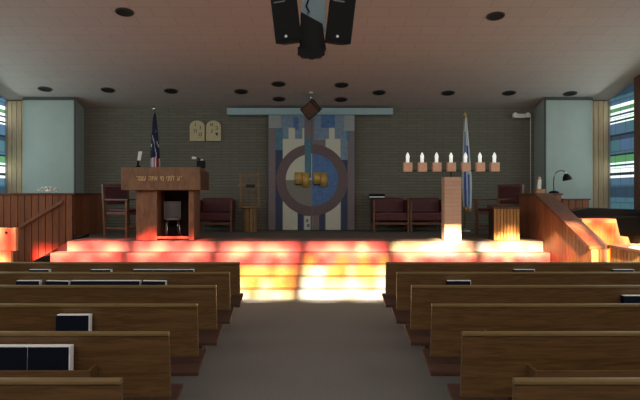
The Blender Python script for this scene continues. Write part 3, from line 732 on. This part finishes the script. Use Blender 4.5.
# lattice stand left of the ark
ws = thing('scroll_stand', 'wooden two-post scroll stand on a drum pedestal left of the ark', 'stand', (PX(250, 13.4), 13.4, STG))
def sx_(x): return PX(x, 13.4) - ws.location.x
def sz_(y): return PZ(y, 13.4) - STG
m = MB(STANDW)
n = 12
for i in range(n):
    a0, a1 = 2 * math.pi * i / n + .04, 2 * math.pi * (i + 1) / n - .04
    m.hexa([(r * math.cos(a_), r * math.sin(a_) * .9, zf) for zf in (.002, sz_(208.5)) for r, a_ in ((.12, a0), (.155, a0), (.155, a1), (.12, a1))])
m.use(GROOVE); m.lathe([(.135, .004), (.135, sz_(209))], seg=24); m.build('pedestal', ws)
MB(STANDW).lathe([(.17, sz_(208.4)), (.175, sz_(207.5)), (.165, sz_(206.8))], seg=24).build('top_plate', ws)
for x in (240.5, 258.5): MB(STANDW).box(sx_(x) - .018, sx_(x) + .018, -.02, .02, sz_(207.2), sz_(172), .004).build('post', ws)
MB(STANDW).box(sx_(240) - .03, sx_(259) + .03, -.03, .03, sz_(207.6), sz_(205.8), .004).build('lower_rail', ws)
MB(STANDW).box(sx_(238), sx_(261), -.025, .025, sz_(185.6), sz_(184), .004).build('cross_rail', ws)
MB(DARKMET).box(sx_(246), sx_(255), -.05, .05, sz_(187.6), sz_(184.4), .01).build('clamp', ws)
for x in (246.5, 252.5): MB(STANDW).box(sx_(x) - .008, sx_(x) + .008, -.01, .01, sz_(205.7), sz_(175), .002).build('slat', ws)
MB(STANDW).box(sx_(240), sx_(259), -.015, .015, sz_(175.6), sz_(174.6), .002).build('upper_rail', ws)

# menorah pedestal with seven lights
pd = thing('brick_pedestal', 'pink brick pedestal under the seven-light menorah', 'pedestal', (PX(453, 10.95), 10.95, STG))
hw = 8.4 * 10.95 / F
MB(PINKBRICK).box(-hw, hw, 0, .26, .002, PZ(177, 10.95) - STG, .006).build('shaft', pd)
pd_top = PZ(177, 10.95)
mn = thing('menorah', 'seven-light menorah of pink blocks with white flame bulbs above the brick pedestal', 'menorah', (PX(451, 11.1), 11.1, pd_top + .001))
def mz(y): return PZ(y, 11.1) - pd_top - .001
MB(DARKMET).tube([(0, 0, 0), (0, 0, mz(172))], .012).build('post', mn)
MB(DARKMET).box(-.81, .81, .05, .065, mz(171.2), mz(170.2)).build('arm', mn)
for i in range(7):
    x = (i - 3) * 14.45 * 11.1 / F; r = 4.25 * 11.1 / F
    b = MB(PINKBLK); b.box(x - r, x + r, -.07, .05, mz(171.6), mz(162.6), .006); bo = b.build('block', mn)
    f = MB(CANDLE); f.lathe([(.030, 0), (.030, .075), (.034, .10), (.033, .12), (.024, .145), (.012, .17), (.003, .185)], (x, 0, mz(162.6)), 14); f.build('bulb', bo)
# slatted honey lectern on the right
sl = thing('slatted_lectern', 'honey-coloured lectern of vertical slats on the right of the stage', 'lectern', (PX(506.5, 10.98), 10.98, STG))
hw = 13.0 * 10.98 / F
m = slats(MB(), (-hw, 0), (hw, 0), lambda s: .003, lambda s: PZ(209, 10.98) - STG, .06, .02, .30, mats=(HONEY,), gap=.005)
m.build('slat_body', sl)
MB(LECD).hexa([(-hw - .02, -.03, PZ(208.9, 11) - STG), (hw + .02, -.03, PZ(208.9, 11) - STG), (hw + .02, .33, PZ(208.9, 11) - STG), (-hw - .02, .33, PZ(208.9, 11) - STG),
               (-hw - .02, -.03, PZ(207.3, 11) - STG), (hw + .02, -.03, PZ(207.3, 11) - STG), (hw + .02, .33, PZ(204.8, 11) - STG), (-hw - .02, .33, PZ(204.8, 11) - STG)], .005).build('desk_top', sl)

# flags: hanging folds round a pole
def flag(name, label, px, d, ztop, zf_top, zf_bot, wmax, colour, lean=0.0, fin=CHROME):
    t = thing(name, label, 'flag', (PX(px, d), d, STG))
    MB(CHROME).lathe([(.15, .001), (.15, .02), (.05, .05), (.03, .10)], seg=20).build('base', t)
    MB(STANDW).tube([(0, 0, .05), (0, 0, ztop - STG - .09)], .014, 8).build('pole', t)
    MB(fin).lathe([(.008, 0), (.03, .02), (.036, .05), (.02, .085), (.004, .11)], (0, 0, ztop - STG - .10), 12).build('finial', t)
    m = MB(); N, S = 26, 40; rings = []
    for j in range(N + 1):
        u = j / N; z = zf_top + (zf_bot - zf_top) * u - STG; ring = []
        w = wmax * (0.22 + 0.78 * min(1, u * 1.5) ** .8) * (1 - .25 * max(0, u - .75) / .25)
        for i in range(S):
            a_ = 2 * math.pi * i / S
            rr = w * (.72 + .28 * math.cos(6 * a_ + 1.2 * u)) * .5
            ring.append(m.bm.verts.new((rr * math.cos(a_) * 1.0 + lean * u + .012, rr * math.sin(a_) * .62, z + .03 * math.sin(3 * a_) * u)))
        rings.append(ring)
    for j in range(N):
        for i in range(S):
            m.use(colour(i / S, j / N)); m._f([rings[j][i], rings[j][(i + 1) % S], rings[j + 1][(i + 1) % S], rings[j + 1][i]], True)
    m.use(colour(0, .99)); m._f(rings[-1])
    m.build('cloth', t)
    return t
def us(a, u):
    k = int(a * 40)
    if u < .58: return F_WHITE if (u > .22 and (k * 7 + int(u * 26) * 11) % 9 == 0) else F_NAVY
    return (F_RED, F_WHITE)[(k // 2 + (1 if u > .8 else 0)) % 2]
def isr(a, u):
    k = int(a * 40)
    if u > .94: return F_FRINGE
    if 30 <= k < 36 and .30 < u < .50: return F_BLUE
    if 24 <= k < 28 and u > .12: return F_BLUE
    if u > .6 and 31 <= k < 35: return F_BLUE
    return F_WHITE
flag('hanging_flag', 'furled stars and stripes flag on a pole behind the reading lectern', 154, 13.5, PZ(106, 13.5), PZ(113, 13.5), PZ(186, 13.5), .23, us, .02)
flag('hanging_flag', 'furled white and blue flag on a pole behind the menorah', 465, 13.5, PZ(112.5, 13.5), PZ(117, 13.5), PZ(211, 13.5), .22, isr, .04, GOLD)

# small things on the right parapet
wl = thing('candle_lamp', 'white upright candle lamp on a small wooden block on the right parapet', 'lamp', (PX(541.5, 11.35), 11.35, 1.636))
wl.location.x = 4.19
MB(LIGHTW).box(-.07, .09, -.08, .08, 0, .075, .008).build('block', wl)
MB(WHITE).hexa([(-.035, -.03, .076), (.03, -.03, .076), (.03, .03, .076), (-.035, .03, .076), (-.02, -.03, .25), (.04, -.03, .25), (.04, .03, .25), (-.02, .03, .25)], .006).build('candle', wl)
MB(PINKBLK).lathe([(.03, 0), (.028, .03), (.008, .055)], (.01, 0, .251), 12).build('tip', wl)
gl = thing('desk_lamp', 'black gooseneck desk lamp bending right, in front of the right chamber', 'lamp', (PX(554, 12.3), 12.3, 1.636))
def gx(x): return PX(x, 12.3) - gl.location.x
def gz(y): return PZ(y, 12.3) - 1.636
MB(BLACK).lathe([(.10, 0), (.10, .025), (.03, .05)], seg=20).build('base', gl)
MB(DARKMET).tube([(0, 0, .04), (-.01, 0, .2), (0, 0, gz(177)), (gx(556), 0, gz(172.5)), (gx(560), 0, gz(170.6)), (gx(564), 0, gz(171)), (gx(566), 0, gz(173.5))], .009, 8).build('gooseneck', gl)
MB(BLACK).lathe([(.095, 0), (.075, .07), (.04, .12), (.02, .13)], seg=20, cap=False).xform(Matrix.Translation((gx(567.5), 0, gz(180))) @ Matrix.Rotation(-.25, 4, 'Y')).build('shade', gl)
MB(WHITE).lathe([(.018, .13), (.022, .15), (.012, .165)], seg=12).xform(Matrix.Translation((gx(567.5), 0, gz(180))) @ Matrix.Rotation(-.25, 4, 'Y')).build('socket_cap', gl)
# white cord heap on the left partition
wc = thing('cord_heap', 'small heap of white looped cord on top of the left partition', 'cord', (PX(48.5, 11.87), 11.87, 1.642))
m = MB(WHITE); pts = []
for i in range(60):
    a_ = i * .62; pts.append((-.17 + .34 * i / 59 + .05 * math.cos(a_), .03 * math.sin(a_ * 1.3), .02 + .028 * (1 + math.sin(a_)) * (.4 + .6 * math.sin(math.pi * i / 59))))
m.tube([(p[0], p[1], p[2] * 1.5 + .004) for p in pts], .013, 6); m.build('cord', wc)

# ------------------------------------------------------------------ light
sun = bpy.data.lights.new('sun', 'SUN'); sun.energy = 46.0; sun.angle = math.radians(0.75); sun.color = (1, .96, .88)
so = bpy.data.objects.new('sun', sun); COL.objects.link(so)
so.rotation_euler = Vector((KX, 1, -TANE)).to_track_quat('-Z', 'Y').to_euler()
def area(name, loc, target, sx, sy, power, col):
    l = bpy.data.lights.new(name, 'AREA'); l.shape = 'RECTANGLE'; l.size = sx; l.size_y = sy; l.energy = power; l.color = col
    o = bpy.data.objects.new(name, l); COL.objects.link(o); o.location = loc
    o.rotation_euler = (Vector(target) - Vector(loc)).to_track_quat('-Z', 'Y').to_euler(); return o
area('rear_daylight_fill', (0, YR + .3, 5.7), (0, 8, 1.0), 11, 1.4, 200, (1.0, .93, .86))  # area lamp added by the unseen clerestory to lift the ambient light
for nm, xx in (('left', XL + .16), ('right', XR - .16)):
    area(nm + '_window_daylight', (xx, 11.0, 2.6), (0, 10.6, 2.2), 4.2, 2.2, 26, (.74, .95, .92))
    area(nm + '_pew_window_daylight', (xx, 3.5, 3.9), (xx * .35, 3.5, .3), 8.0, 1.8, 105, (.95, 1.0, .88))  # soft lamps added to brighten pew tops and book edges
w = bpy.data.worlds.new('sky'); SC.world = w; w.use_nodes = True
nt = w.node_tree; bg = nt.nodes['Background']
sky = nt.nodes.new('ShaderNodeTexSky'); sky.sky_type = 'HOSEK_WILKIE'; sky.sun_direction = Vector((-KX, -1, TANE)).normalized()
nt.links.new(sky.outputs[0], bg.inputs['Color']); bg.inputs['Strength'].default_value = 0.5

# ------------------------------------------------------------------ camera
cam = bpy.data.cameras.new('camera'); cam.sensor_width = 36; cam.lens = 36 * F / 640; cam.shift_x = 10 / 640; cam.shift_y = -7 / 640
cam.clip_end = 200
co = bpy.data.objects.new('camera', cam); COL.objects.link(co); co.location = (0, 0, EYE); co.rotation_euler = (math.pi / 2, 0, 0)
SC.camera = co
vs = SC.view_settings; vs.view_transform = 'Standard'; vs.look = 'None'; vs.gamma = 1; vs.exposure = 0.3; vs.use_curve_mapping = False
SC.cycles.max_bounces = 8; SC.cycles.diffuse_bounces = 4; SC.cycles.transparent_max_bounces = 8
SC.cycles.sample_clamp_indirect = 6.0
